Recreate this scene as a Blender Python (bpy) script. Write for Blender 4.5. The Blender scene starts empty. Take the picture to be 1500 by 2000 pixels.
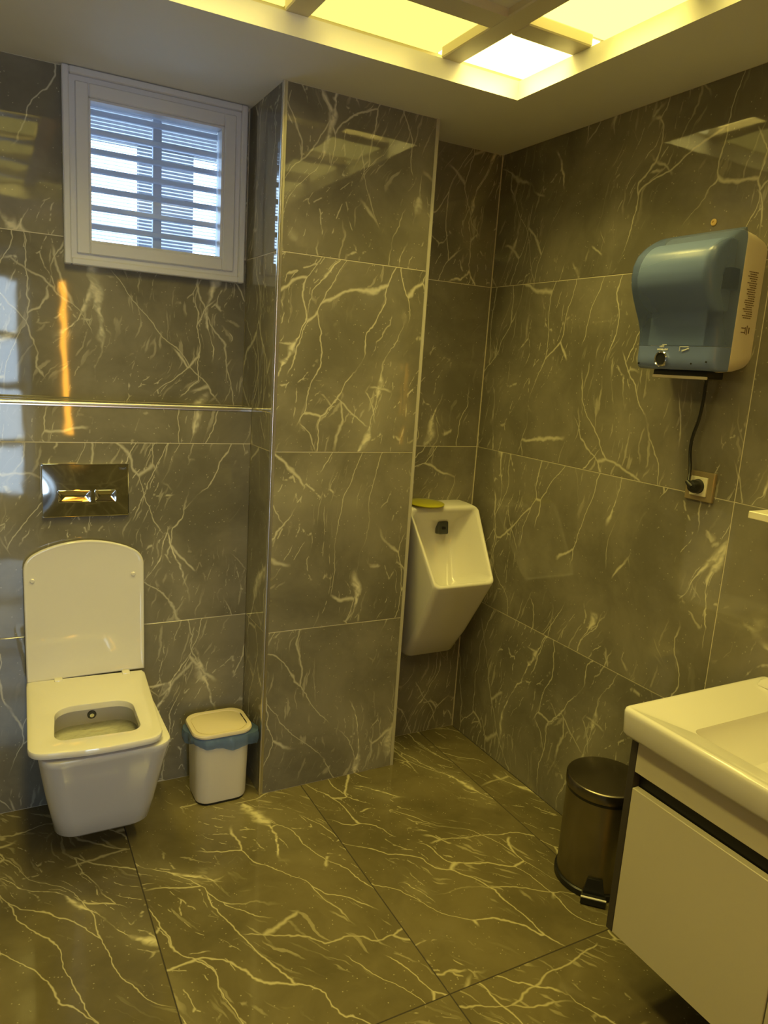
import bpy, bmesh, math, random
from mathutils import Vector, Matrix
random.seed(7)
S = bpy.context.scene
COL = S.collection

# ------------------------------------------------------------------ camera
cam_d = bpy.data.cameras.new('camera'); cam = bpy.data.objects.new('camera', cam_d); COL.objects.link(cam)
R_ = Vector((0.881094781, -0.468480080, 0.064795069)); U_ = Vector((0.035069565, 0.201346844, 0.978892013)); F_ = Vector((0.471637691, 0.860224310, -0.193835046))
C_ = Vector((-1.64643, -2.30138, 1.42730))
cam.matrix_world = Matrix(((R_.x, U_.x, -F_.x, C_.x), (R_.y, U_.y, -F_.y, C_.y), (R_.z, U_.z, -F_.z, C_.z), (0, 0, 0, 1)))
cam_d.sensor_fit = 'VERTICAL'; cam_d.sensor_height = 36.0; cam_d.lens = 1440.75 / 2000 * 36
cam_d.clip_start = 0.01
S.camera = cam

# ------------------------------------------------------------------ world, exposure
SKY = 8.0
w = bpy.data.worlds.new('sky'); S.world = w; w.use_nodes = True
bg = w.node_tree.nodes['Background']; bg.inputs[0].default_value = (0.52, 0.74, 1.0, 1); bg.inputs[1].default_value = SKY
S.view_settings.view_transform = 'Standard'; S.view_settings.look = 'None'
S.view_settings.gamma = 1.0; S.view_settings.use_curve_mapping = False
S.view_settings.exposure = 0.0

LAMP = (1.0, 0.805, 0.19)          # warm yellow lamps
PANEL_L = 2.8                     # opal diffusers of the led panels
PANEL_W = 2.9                     # watts of the added area lamp under each led panel
DIM_L = 1.7                       # weaker panels along the far and near rows
DOOR_L = 12.0                     # daylight in the frosted panes at the end of the entrance passage
STRIP_L = 32.0                    # orange led strip by the door

# ------------------------------------------------------------------ materials
def lin(c): return tuple(c) + (1.0,) if len(c) == 3 else tuple(c)
class NT:
    def __init__(s, name):
        s.m = bpy.data.materials.new(name); s.m.use_nodes = True
        s.t = s.m.node_tree; s.n = s.t.nodes; s.l = s.t.links
        s.p = s.n['Principled BSDF']; s.out = s.n['Material Output']
    def add(s, typ, **kw):
        nd = s.n.new(typ)
        for k, v in kw.items():
            if k.startswith('i_'):
                key = k[2:]; key = int(key) if key.isdigit() else key.replace('_', ' ')
                if isinstance(v, bpy.types.NodeSocket): s.l.new(v, nd.inputs[key])
                else: nd.inputs[key].default_value = v
            else: setattr(nd, k, v)
        return nd
    def math(s, op, a, b=None, c=None, clamp=False):
        nd = s.n.new('ShaderNodeMath'); nd.operation = op; nd.use_clamp = clamp
        for i, v in enumerate((a, b, c)):
            if v is None: continue
            if isinstance(v, bpy.types.NodeSocket): s.l.new(v, nd.inputs[i])
            else: nd.inputs[i].default_value = v
        return nd.outputs[0]
    def vmath(s, op, a, b=None, scale=None):
        nd = s.n.new('ShaderNodeVectorMath'); nd.operation = op
        for i, v in enumerate((a, b)):
            if v is None: continue
            if isinstance(v, bpy.types.NodeSocket): s.l.new(v, nd.inputs[i])
            else: nd.inputs[i].default_value = v
        if scale is not None:
            if isinstance(scale, bpy.types.NodeSocket): s.l.new(scale, nd.inputs['Scale'])
            else: nd.inputs['Scale'].default_value = scale
        return nd.outputs[0]
    def ss(s, v, a, b, lo=0.0, hi=1.0):
        nd = s.n.new('ShaderNodeMapRange'); nd.interpolation_type = 'SMOOTHSTEP'
        s.l.new(v, nd.inputs[0])
        for i, x in zip((1, 2, 3, 4), (a, b, lo, hi)):
            if isinstance(x, bpy.types.NodeSocket): s.l.new(x, nd.inputs[i])
            else: nd.inputs[i].default_value = x
        return nd.outputs[0]
    def mix(s, f, a, b):
        nd = s.n.new('ShaderNodeMix'); nd.data_type = 'RGBA'
        for i, v in ((0, f), (6, a), (7, b)):
            if isinstance(v, bpy.types.NodeSocket): s.l.new(v, nd.inputs[i])
            else: nd.inputs[i].default_value = v if i == 0 else lin(v)
        return nd.outputs[2]
    def noise(s, vec, scale, detail=2.0, rough=0.5, out=0):
        return s.add('ShaderNodeTexNoise', i_Vector=vec, i_Scale=scale, i_Detail=detail, i_Roughness=rough).outputs[out]

def simple(name, color, rough=0.4, metal=0.0, bump=0.0, bscale=60.0, var=0.06, vscale=6.0, spec=0.5, coat=0.0):
    k = NT(name); p = k.p
    co = k.add('ShaderNodeTexCoord').outputs['Object']
    n = k.noise(co, vscale, 3.0)
    dark = tuple(c * (1 - var) for c in color); light = tuple(min(1, c * (1 + var)) for c in color)
    k.l.new(k.mix(n, dark, light), p.inputs['Base Color'])
    p.inputs['Roughness'].default_value = rough; p.inputs['Metallic'].default_value = metal
    p.inputs['Specular IOR Level'].default_value = spec
    p.inputs['Coat Weight'].default_value = coat; p.inputs['Coat Roughness'].default_value = 0.05
    if bump > 0:
        b = k.add('ShaderNodeBump', i_Height=k.noise(co, bscale, 2.0), i_Strength=bump, i_Distance=0.002)
        k.l.new(b.outputs[0], p.inputs['Normal'])
    return k.m

def emission(name, color, strength):
    k = NT(name); e = k.add('ShaderNodeEmission', i_Color=lin(color), i_Strength=strength)
    k.l.new(e.outputs[0], k.out.inputs[0]); return k.m

def marble(name, c_dark, c_light, c_vein, slant=0.28, rough=0.042, amount=1.0):
    k = NT(name); p = k.p
    co = k.add('ShaderNodeTexCoord').outputs['Object']
    rnd = k.add('ShaderNodeObjectInfo').outputs['Random']
    off = k.add('ShaderNodeCombineXYZ', i_0=k.math('MULTIPLY', rnd, 71.3), i_1=k.math('MULTIPLY', rnd, 137.7), i_2=k.math('MULTIPLY', rnd, 29.1)).outputs[0]
    P = k.vmath('ADD', co, off)
    def n2(vec, scale, detail=2.0, rough=0.5, out=0):
        return k.add('ShaderNodeTexNoise', noise_dimensions='2D', i_Vector=vec, i_Scale=scale, i_Detail=detail, i_Roughness=rough).outputs[out]
    w1 = k.vmath('SUBTRACT', n2(P, 2.3, 2.0, 0.5, 1), (0.5, 0.5, 0.5))
    w2 = k.vmath('SUBTRACT', n2(P, 21.0, 2.0, 0.6, 1), (0.5, 0.5, 0.5))
    Q = k.vmath('ADD', k.vmath('ADD', P, k.vmath('SCALE', w1, scale=0.22)), k.vmath('SCALE', w2, scale=0.016))
    rot = k.add('ShaderNodeVectorRotate', rotation_type='Z_AXIS', i_Vector=Q, i_Angle=slant).outputs[0]
    G = k.vmath('MULTIPLY', rot, (1.0, 0.27, 1.0))
    rot2 = k.add('ShaderNodeVectorRotate', rotation_type='Z_AXIS', i_Vector=Q, i_Angle=slant - 0.8).outputs[0]
    H = k.vmath('MULTIPLY', rot2, (1.0, 0.26, 1.0))
    def dist(vec, scale):
        return k.add('ShaderNodeTexVoronoi', voronoi_dimensions='2D', feature='DISTANCE_TO_EDGE', i_Vector=vec, i_Scale=scale).outputs['Distance']
    mk = k.add('ShaderNodeTexNoise', noise_dimensions='2D', i_Vector=k.vmath('MULTIPLY', rot, (1.0, 0.6, 1.0)), i_Scale=3.0, i_Detail=2.0, i_Roughness=0.55)
    sep = k.add('ShaderNodeSeparateColor', i_0=mk.outputs[1])
    mA, mB, mC = sep.outputs[0], sep.outputs[1], sep.outputs[2]
    brk = n2(Q, 30.0, 2.0, 0.6)
    dbig = dist(G, 2.7)
    wbig = k.ss(n2(P, 6.5, 2.0), 0.48, 0.72, 0.006, 0.050)
    big = k.math('MULTIPLY', k.ss(dbig, 0.0, wbig, 1.0, 0.0), k.ss(mA, 0.50, 0.56))
    big = k.math('MULTIPLY', big, k.ss(brk, 0.34, 0.60, 0.30, 1.0))
    med = k.math('MULTIPLY', k.ss(dist(G, 7.5), 0.0, 0.018, 1.0, 0.0), k.ss(mB, 0.48, 0.55))
    dia = k.math('MULTIPLY', k.ss(dist(H, 5.2), 0.0, 0.015, 1.0, 0.0), k.ss(mC, 0.53, 0.59))
    fine = k.math('MULTIPLY', k.ss(dist(G, 19.0), 0.0, 0.040, 1.0, 0.0), k.math('MULTIPLY', k.ss(mA, 0.47, 0.60), k.ss(brk, 0.47, 0.60)))
    scr = k.math('MULTIPLY', k.ss(n2(k.vmath('MULTIPLY', rot, (70.0, 9.0, 1.0)), 1.0, 1.0), 0.64, 0.76), k.ss(mC, 0.46, 0.60))
    sp = k.add('ShaderNodeTexVoronoi', voronoi_dimensions='2D', feature='F1', i_Vector=P, i_Scale=55.0).outputs['Distance']
    spk = k.math('MULTIPLY', k.ss(sp, 0.04, 0.13, 1.0, 0.0), k.ss(brk, 0.55, 0.66))
    tot = k.math('MAXIMUM', k.math('MULTIPLY', big, 0.95), k.math('MULTIPLY', med, 0.68))
    tot = k.math('MAXIMUM', tot, k.math('MULTIPLY', dia, 0.55))
    tot = k.math('MAXIMUM', tot, k.math('MULTIPLY', fine, 0.60))
    tot = k.math('MAXIMUM', tot, k.math('MULTIPLY', scr, 0.30))
    tot = k.math('MULTIPLY', tot, amount)
    tot = k.math('MAXIMUM', tot, k.math('MULTIPLY', spk, 0.40), clamp=True)
    cloud = k.ss(n2(k.vmath('ADD', Q, (7.7, 1.3, 2.1)), 2.6, 5.0, 0.62), 0.30, 0.72)
    halo = k.math('MULTIPLY', k.math('MULTIPLY', k.ss(dbig, 0.0, 0.20, 1.0, 0.0), k.ss(mA, 0.46, 0.60)), 0.08)
    base = k.mix(cloud, c_dark, c_light)
    base = k.mix(halo, base, c_vein)
    k.l.new(k.mix(tot, base, c_vein), p.inputs['Base Color'])
    p.inputs['Roughness'].default_value = rough
    p.inputs['Specular IOR Level'].default_value = 0.5
    b = k.add('ShaderNodeBump', i_Height=n2(P, 24.0, 0.0), i_Strength=0.05, i_Distance=0.0015)
    k.l.new(b.outputs[0], p.inputs['Normal'])
    return k.m

M = {}
M['wall'] = marble('marble_wall', (0.150, 0.138, 0.106), (0.245, 0.226, 0.174), (0.72, 0.68, 0.52))
M['floor'] = marble('marble_floor', (0.106, 0.089, 0.042), (0.170, 0.142, 0.071), (0.66, 0.60, 0.36), slant=-0.55, rough=0.085)
M['grout'] = simple('light_grout', (0.62, 0.57, 0.44), 0.8, var=0.1)
M['grout_dark'] = simple('dark_grout', (0.035, 0.028, 0.018), 0.8, var=0.1)
M['paint'] = simple('ceiling_paint', (0.79, 0.78, 0.75), 0.75, bump=0.05, var=0.02)
M['cream_paint'] = simple('cove_paint', (0.80, 0.74, 0.52), 0.6, var=0.02)
M['beam'] = simple('beam_lacquer', (0.62, 0.56, 0.42), 0.35, var=0.04)
M['ceramic'] = simple('white_ceramic', (0.71, 0.69, 0.645), 0.07, var=0.015, coat=0.3)
M['seat'] = simple('white_seat_plastic', (0.72, 0.695, 0.635), 0.045, var=0.015, coat=0.4)
M['chrome'] = simple('chrome', (0.80, 0.80, 0.80), 0.04, 1.0, var=0.02)
M['steel_trim'] = simple('brushed_trim', (0.72, 0.70, 0.66), 0.32, 1.0, var=0.05)
M['satin_trim'] = simple('satin_trim', (0.55, 0.52, 0.44), 0.5, 0.3, var=0.05)
M['painted_shine'] = simple('painted_shine', (0.80, 0.77, 0.70), 0.4)  # pale colour stands in for the shine of a chrome strip
M['upvc'] = simple('glare_tinted_upvc', (0.60, 0.61, 0.68), 0.35, var=0.02)  # white frame plastic, blue of the window glare mixed into its colour
M['dark_plastic'] = simple('black_plastic', (0.012, 0.012, 0.012), 0.35, var=0.1)
M['bin'] = simple('cream_bin_plastic', (0.70, 0.65, 0.54), 0.38, var=0.03)
M['bin_lid'] = simple('cream_bin_lid', (0.70, 0.62, 0.46), 0.45, var=0.03)
M['beige'] = simple('beige_casing', (0.66, 0.58, 0.47), 0.45, var=0.03)
M['band'] = simple('blue_grey_band', (0.15, 0.21, 0.46), 0.30, var=0.05)
M['bronze'] = simple('bronze_frame', (0.33, 0.26, 0.15), 0.35, 0.3, var=0.05)
M['insert'] = simple('cream_insert', (0.80, 0.76, 0.60), 0.3, var=0.02)
M['lacquer'] = simple('white_lacquer', (0.58, 0.54, 0.42), 0.30, var=0.015)
M['anthracite'] = simple('anthracite_board', (0.045, 0.038, 0.034), 0.5, var=0.12)
M['gola'] = simple('black_recess', (0.008, 0.008, 0.008), 0.5, var=0.1)
M['bin_steel'] = simple('smoked_steel', (0.25, 0.22, 0.15), 0.30, 0.9, bump=0.08, bscale=18.0, var=0.25, vscale=9.0)
M['bin_steel_lid'] = simple('smoked_steel_lid', (0.22, 0.195, 0.15), 0.26, 1.0, var=0.3, vscale=14.0)
M['sensor'] = simple('sensor_grey', (0.07, 0.075, 0.07), 0.2, var=0.05)
M['ink'] = simple('dark_ink', (0.16, 0.10, 0.06), 0.6)
M['white_ink'] = simple('white_ink', (0.75, 0.77, 0.78), 0.5)
M['shelf'] = simple('cream_shelf', (0.80, 0.75, 0.60), 0.3, var=0.02)
M['plug_cap'] = simple('yellow_wall_plug', (0.66, 0.48, 0.20), 0.5)
M['concrete'] = simple('outdoor_concrete', (0.045, 0.043, 0.052), 0.9, var=0.15)
M['bar'] = simple('flare_tinted_bar', (0.42, 0.45, 0.54), 0.5, var=0.05)  # lens flare over the bars put into a lighter, bluer colour
M['wood'] = simple('door_lacquer', (0.30, 0.24, 0.17), 0.5)
M['passage'] = simple('passage_paint', (0.10, 0.09, 0.075), 0.7)
M['led'] = emission('led_panel_glow', (1.0, 0.82, 0.17), PANEL_L)
M['led_hot'] = emission('hot_led_panel_glow', (1.0, 0.84, 0.26), 4.6)
M['led_dim'] = emission('dim_led_panel_glow', (1.0, 0.81, 0.16), DIM_L)
M['strip'] = emission('orange_led_glow', (1.0, 0.42, 0.03), STRIP_L)
M['day_pane'] = emission('daylit_frosted_pane', (0.60, 0.80, 1.0), DOOR_L)

def glass_mat():
    k = NT('window_glass')
    f = k.add('ShaderNodeFresnel', i_IOR=1.45).outputs[0]
    t = k.add('ShaderNodeBsdfTransparent', i_Color=(0.96, 0.98, 1, 1)); g = k.add('ShaderNodeBsdfGlossy', i_Roughness=0.02)
    mx = k.add('ShaderNodeMixShader', i_0=f); k.l.new(t.outputs[0], mx.inputs[1]); k.l.new(g.outputs[0], mx.inputs[2])
    k.l.new(mx.outputs[0], k.out.inputs[0]); return k.m
M['glass'] = glass_mat()
def translucent(name, color, mixf, alpha=0.0, rough=0.3):
    k = NT(name)
    d = k.add('ShaderNodeBsdfDiffuse', i_Color=lin(color)); t = k.add('ShaderNodeBsdfTranslucent', i_Color=lin(color))
    mx = k.add('ShaderNodeMixShader', i_0=mixf); k.l.new(d.outputs[0], mx.inputs[1]); k.l.new(t.outputs[0], mx.inputs[2])
    g = k.add('ShaderNodeBsdfGlossy', i_Roughness=rough); f = k.add('ShaderNodeFresnel', i_IOR=1.5).outputs[0]
    m2 = k.add('ShaderNodeMixShader', i_0=f); k.l.new(mx.outputs[0], m2.inputs[1]); k.l.new(g.outputs[0], m2.inputs[2])
    last = m2
    if alpha > 0:
        tr = k.add('ShaderNodeBsdfTransparent', i_Color=lin(tuple(min(1, 0.35 + c * 0.65) for c in color)))
        m3 = k.add('ShaderNodeMixShader', i_0=alpha); k.l.new(m2.outputs[0], m3.inputs[1]); k.l.new(tr.outputs[0], m3.inputs[2]); last = m3
    k.l.new(last.outputs[0], k.out.inputs[0]); return k.m
M['slat'] = translucent('white_blind_slat', (0.85, 0.87, 0.92), 0.55)
M['bag'] = translucent('blue_bin_bag', (0.24, 0.38, 0.68), 0.4, alpha=0.55, rough=0.12)
M['disc'] = translucent('yellow_gel', (0.62, 0.58, 0.02), 0.4, rough=0.4)
def smoke_cover():
    k = NT('smoked_blue_cover'); p = k.p
    co = k.add('ShaderNodeTexCoord').outputs['Object']
    k.l.new(k.mix(k.noise(co, 5.0, 2.0), (0.135, 0.195, 0.42), (0.150, 0.210, 0.45)), p.inputs['Base Color'])
    p.inputs['Roughness'].default_value = 0.26; p.inputs['Specular IOR Level'].default_value = 0.6
    tr = k.add('ShaderNodeBsdfTransparent', i_Color=(0.52, 0.62, 0.84, 1))
    mx = k.add('ShaderNodeMixShader', i_0=0.50); k.l.new(p.outputs[0], mx.inputs[1]); k.l.new(tr.outputs[0], mx.inputs[2])
    k.l.new(mx.outputs[0], k.out.inputs[0]); return k.m
M['cover'] = smoke_cover()
def water_mat():
    k = NT('bowl_water'); p = k.p
    co = k.add('ShaderNodeTexCoord').outputs['Object']
    p.inputs['Base Color'].default_value = (0.50, 0.50, 0.42, 1); p.inputs['Roughness'].default_value = 0.03
    b = k.add('ShaderNodeBump', i_Height=k.noise(co, 30.0, 2.0), i_Strength=0.8, i_Distance=0.012)
    k.l.new(b.outputs[0], p.inputs['Normal']); return k.m
M['water'] = water_mat()
M['paper'] = simple('white_paper_roll', (0.78, 0.78, 0.76), 0.8)

# ------------------------------------------------------------------ object helpers
def tag(o, label=None, cat=None, group=None, kind=None):
    if label: o['label'] = label
    if cat: o['category'] = cat
    if group: o['group'] = group
    if kind: o['kind'] = kind
    return o
def thing(name, loc, label, cat, group=None):
    o = bpy.data.objects.new(name, None); COL.objects.link(o); o.location = loc; o.empty_display_size = 0.05
    return tag(o, label, cat, group)
def root_loc(p):
    v = Vector((0, 0, 0))
    while p is not None:
        v += p.location; p = p.parent
    return v
def mesh_of(name, bm, mat, smooth=True, ang=35):
    me = bpy.data.meshes.new(name); bmesh.ops.recalc_face_normals(bm, faces=bm.faces[:]); bm.to_mesh(me); bm.free()
    me.materials.append(M[mat] if isinstance(mat, str) else mat)
    if smooth:
        me.polygons.foreach_set('use_smooth', [True] * len(me.polygons))
        me.set_sharp_from_angle(angle=math.radians(ang))
    return me
def part(name, bm, mat, parent=None, smooth=True, ang=35, base=None, kind=None, label=None):
    """bm holds world coordinates; the object's origin is its parent's origin, or base."""
    off = root_loc(parent) if parent is not None else Vector(base or (0, 0, 0))
    bmesh.ops.translate(bm, verts=bm.verts[:], vec=-off)
    o = bpy.data.objects.new(name, mesh_of(name, bm, mat, smooth, ang)); COL.objects.link(o)
    if parent is not None: o.parent = parent
    else: o.location = off
    if kind: o['kind'] = kind
    if label: o['label'] = label
    return o
def box(x0, x1, y0, y1, z0, z1, bev=0.0, seg=2, bm=None):
    bm = bm or bmesh.new(); t = bmesh.new()
    bmesh.ops.create_cube(t, size=1.0)
    bmesh.ops.scale(t, vec=(abs(x1 - x0), abs(y1 - y0), abs(z1 - z0)), verts=t.verts[:])
    bmesh.ops.translate(t, vec=((x0 + x1) / 2, (y0 + y1) / 2, (z0 + z1) / 2), verts=t.verts[:])
    if bev: bmesh.ops.bevel(t, geom=t.edges[:], offset=bev, segments=seg, profile=0.5, affect='EDGES')
    return join(bm, t)
def join(bm, t):
    me = bpy.data.meshes.new('tmp'); t.to_mesh(me); t.free(); bm.from_mesh(me); bpy.data.meshes.remove(me); return bm
def loft(rings, cap0=True, cap1=True, closed=True, bm=None):
    bm = bm or bmesh.new()
    vs = [[bm.verts.new(p) for p in r] for r in rings]; n = len(rings[0])
    for a, b in zip(vs, vs[1:]):
        for i in range(n if closed else n - 1):
            j = (i + 1) % n
            bm.faces.new((a[i], a[j], b[j], b[i]))
    if cap0: bm.faces.new(vs[0][::-1])
    if cap1: bm.faces.new(vs[-1])
    return bm
def rquad(cs, rad, n=5):
    """rounded quadrilateral through 3-D corners; rad: one radius or one per corner"""
    cs = [Vector(c) for c in cs]; out = []
    rad = rad if isinstance(rad, (list, tuple)) else [rad] * 4
    for i, c in enumerate(cs):
        a, b = cs[i - 1], cs[(i + 1) % 4]
        da = min(rad[i], (a - c).length * 0.49); db = min(rad[i], (b - c).length * 0.49)
        p0 = c + (a - c).normalized() * da; p2 = c + (b - c).normalized() * db
        for k in range(n + 1):
            t = k / n; s = 0.5857864 if True else 1
            # rational quarter-circle approximation
            w0, w1, w2 = (1 - t) ** 2, 2 * t * (1 - t) * 0.7071, t * t
            out.append((p0 * w0 + c * w1 + p2 * w2) / (w0 + w1 + w2))
    return out
def rrect(x0, x1, y0, y1, z, rad, n=5):
    return rquad([(x0, y0, z), (x1, y0, z), (x1, y1, z), (x0, y1, z)], rad, n)
def lathe(prof, cx, cy, n=40, cap=True, axis='Z', bm=None):
    rings = []
    for r, z in prof:
        ring = []
        for i in range(n):
            a = 2 * math.pi * i / n; u, v = r * math.cos(a), r * math.sin(a)
            ring.append((cx + u, cy + v, z))
        rings.append(ring)
    return loft(rings, cap, cap, bm=bm)
def disc_axis(center, direction, prof, n=32, bm=None):
    """lathe along an arbitrary axis: prof = [(radius, distance along axis)]"""
    d = Vector(direction).normalized(); a = d.orthogonal().normalized(); b = d.cross(a); c = Vector(center)
    return loft([[c + d * h + (a * math.cos(2 * math.pi * i / n) + b * math.sin(2 * math.pi * i / n)) * r for i in range(n)] for r, h in prof], bm=bm)
def tube(path, r, n=10, bm=None):
    P = [Vector(p) for p in path]; rings = []
    up = Vector((0.3, 0.2, 1)).normalized(); prev = None
    for i, p in enumerate(P):
        t = (P[min(i + 1, len(P) - 1)] - P[max(i - 1, 0)]).normalized()
        a = (prev - t * prev.dot(t)).normalized() if prev is not None else t.orthogonal().normalized()
        prev = a; b = t.cross(a); rr = r[i] if isinstance(r, (list, tuple)) else r
        rings.append([p + (a * math.cos(2 * math.pi * k / n) + b * math.sin(2 * math.pi * k / n)) * rr for k in range(n)])
    return loft(rings, bm=bm)
def smooth_path(pts, sub=8):
    P = [Vector(p) for p in pts]; out = []
    for i in range(len(P) - 1):
        p0, p1, p2, p3 = P[max(i - 1, 0)], P[i], P[i + 1], P[min(i + 2, len(P) - 1)]
        for k in range(sub):
            t = k / sub
            out.append(0.5 * ((2 * p1) + (p2 - p0) * t + (2 * p0 - 5 * p1 + 4 * p2 - p3) * t * t + (3 * p1 - p0 - 3 * p2 + p3) * t ** 3))
    return out + [P[-1]]
def frame_xz(x0, x1, z0, z1, wd, y0, y1, bev=0.0, bm=None):
    bm = bm or bmesh.new()
    for a in ((x0, x0 + wd, z0, z1), (x1 - wd, x1, z0, z1), (x0 + wd, x1 - wd, z0, z0 + wd), (x0 + wd, x1 - wd, z1 - wd, z1)):
        box(a[0], a[1], y0, y1, a[2], a[3], bev, 1, bm)
    return bm

TT = 0.010       # tile thickness
GAP = 0.0026     # joint
def tile(parent, o, u, v, w, h, mat='wall', gap=GAP, thick=TT):
    """tile whose front face spans o .. o+u*w+v*h, the outward normal is u x v"""
    u, v = Vector(u), Vector(v); n = u.cross(v)
    bm = bmesh.new(); bmesh.ops.create_cube(bm, size=1.0)
    bmesh.ops.scale(bm, vec=(w - gap, h - gap, thick), verts=bm.verts[:])
    bmesh.ops.bevel(bm, geom=bm.edges[:], offset=0.0007, segments=1, affect='EDGES')
    ob = bpy.data.objects.new('tile', mesh_of('tile', bm, mat, smooth=False)); COL.objects.link(ob); ob.parent = parent
    c = Vector(o) + u * w / 2 + v * h / 2 - n * thick / 2
    ob.matrix_basis = Matrix(((u.x, v.x, n.x, c.x), (u.y, v.y, n.y, c.y), (u.z, v.z, n.z, c.z), (0, 0, 0, 1)))
    return ob
def structure(name, bm, mat, label=None):
    o = part(name, bm, mat, smooth=False); o['kind'] = 'structure'
    if label: o['label'] = label
    return o

# ------------------------------------------------------------------ room dimensions
ZC, ZA, ZB, ZS, ZL = 2.184, 1.733, 1.150, 0.568, 1.266
YP, XL, XR = -0.179, -0.886, -0.378          # pillar
YL, YU = 0.019, 0.119                        # cistern wall and upper wall
XW, YW = -2.15, -3.0                         # left wall, wall behind the camera
E = 0.0008
ROWS = [(0.0, ZS), (ZS, ZB), (ZB, ZA), (ZA, ZC)]
X_, Z_, NX, NY = (1, 0, 0), (0, 0, 1), (-1, 0, 0), (0, -1, 0)

# ---- floor
fl = structure('floor', box(XW - 0.1, 0.1, YW - 0.1, 0.35, -0.10, -0.0012), 'grout_dark', 'glossy dark brown marble tile floor with pale veins')
xs = [-2.15, -1.897, -1.317, -0.737, -0.157, 0.0]; ys = [-3.0, -2.287, -1.117, 0.03]
for i in range(len(xs) - 1):
    for j in range(len(ys) - 1):
        tile(fl, (xs[i], ys[j], 0.0), X_, (0, 1, 0), xs[i + 1] - xs[i], ys[j + 1] - ys[j], 'floor', 0.0028)

# ---- right wall (x = 0, faces -x)
wr = structure('wall_right', box(TT * 0.10, 0.16, YW - 0.1, 0.1, 0, ZC + 0.2), 'grout', 'brown veined marble tiled wall behind the towel dispenser and washbasin')
ycuts = [0.0, -1.117, -2.287, -3.0]
for z0, z1 in ROWS:
    for a, b in zip(ycuts, ycuts[1:]):
        tile(wr, (0, a, z0), NY, Z_, a - b, z1 - z0)

# ---- alcove wall (y = 0, faces -y)
wa = structure('wall_alcove', box(XR - 0.02, 0.1, TT * 0.10, 0.10, 0, ZC + 0.2), 'grout', 'narrow marble tiled wall of the alcove behind the urinal')
for z0, z1 in ROWS: tile(wa, (XR, 0, z0), X_, Z_, -XR, z1 - z0)

# ---- pillar
wp = structure('wall_pillar', box(XL + TT * 0.10, XR - TT * 0.10, YP + TT * 0.10, 0.3, 0, ZC + 0.2), 'grout', 'marble tiled pillar between toilet and urinal')
for z0, z1 in ROWS:
    tile(wp, (XL, YP, z0), X_, Z_, XR - XL, z1 - z0)
    tile(wp, (XR, YP, z0), (0, 1, 0), Z_, -YP, z1 - z0)
for z0, z1 in [(0, ZS), (ZS, ZB), (ZB, ZL), (ZL, ZA), (ZA, ZC)]:
    tile(wp, (XL, YU, z0), NY, Z_, YU - YP, z1 - z0)

# ---- cistern wall (lower wall behind the toilet) with ledge
wc = structure('wall_cistern', box(XW, XL - 0.001, YL + TT * 0.10, 0.3, 0, ZL - TT * 0.10), 'grout', 'half height marble tiled wall behind the toilet with a ledge on top')
for z0, z1 in [(0, ZS), (ZS, ZB), (ZB, ZL)]:
    tile(wc, (-2.056, YL, z0), X_, Z_, XL + 2.056, z1 - z0); tile(wc, (XW, YL, z0), X_, Z_, -2.056 - XW, z1 - z0)
tile(wc, (-2.056, YL, ZL), X_, (0, 1, 0), XL + 2.056, YU - YL); tile(wc, (XW, YL, ZL), X_, (0, 1, 0), -2.056 - XW, YU - YL)

# ---- upper back wall with window hole
WX0, WX1, WZ0, WZ1 = -1.430, -0.900, 1.657, 2.182
HX0, HX1, HZ0, HZ1 = -1.392, -0.940, 1.7305, 2.150
bm = bmesh.new()
for a in ((XW, HX0, ZL, ZC + 0.2), (HX1, XL - 0.001, ZL, ZC + 0.2), (HX0, HX1, ZL, HZ0), (HX0, HX1, HZ1, ZC + 0.2)):
    box(a[0], a[1], YU + TT * 0.10, 0.30, a[2], a[3], bm=bm)
wb = structure('wall_back', bm, 'grout', 'marble tiled wall around the small window above the ledge')
ZW = ZA
tile(wb, (-2.056, YU, ZL), X_, Z_, XL + 2.056, ZW - ZL)
tile(wb, (XW, YU, ZL), X_, Z_, -2.056 - XW, ZA - ZL)
tile(wb, (-2.056, YU, ZA), X_, Z_, HX0 + 2.056 + 0.002, ZC - ZA); tile(wb, (XW, YU, ZA), X_, Z_, -2.056 - XW, ZC - ZA)
tile(wb, (HX1 - 0.002, YU, ZA), X_, Z_, XL - HX1, ZC - ZA)

# ---- left wall and wall behind the camera
wl = structure('wall_left', box(XW - 0.15, XW - TT * 0.10, YW - 0.1, 0.3, 0, ZC + 0.2), 'grout', 'marble tiled wall left of the toilet')
yy = [-3.0, -2.29, -1.12, YL]
for z0, z1 in ROWS:
    for a, b in zip(yy, yy[1:]): tile(wl, (XW, a, z0), (0, 1, 0), Z_, b - a, z1 - z0)
DX0, DX1, DZ = -2.12, -1.36, 2.03
YE = -4.15
bm = bmesh.new()
for q in ((DX1, 0.1, 0, ZC + 0.2), (XW - 0.1, DX0, 0, ZC + 0.2), (DX0, DX1, DZ, ZC + 0.2)): box(q[0], q[1], YW - 0.15, YW - TT * 0.10, q[2], q[3], bm=bm)
wf = structure('wall_front', bm, 'grout', 'marble tiled wall with the entrance opening')
for z0, z1 in ROWS:
    tile(wf, (0, YW, z0), NX, Z_, 1.17, z1 - z0); tile(wf, (-1.17, YW, z0), NX, Z_, -1.17 - DX1, z1 - z0)
tile(wf, (DX1, YW, DZ + 0.001), NX, Z_, DX1 - DX0, ZC - DZ - 0.001)
bm = bmesh.new()
box(DX0 - 0.1, DX0, YE, YW - 0.1502, 0, DZ, bm=bm); box(DX1, DX1 + 0.1, YE, YW - 0.1502, 0, DZ, bm=bm)
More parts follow.
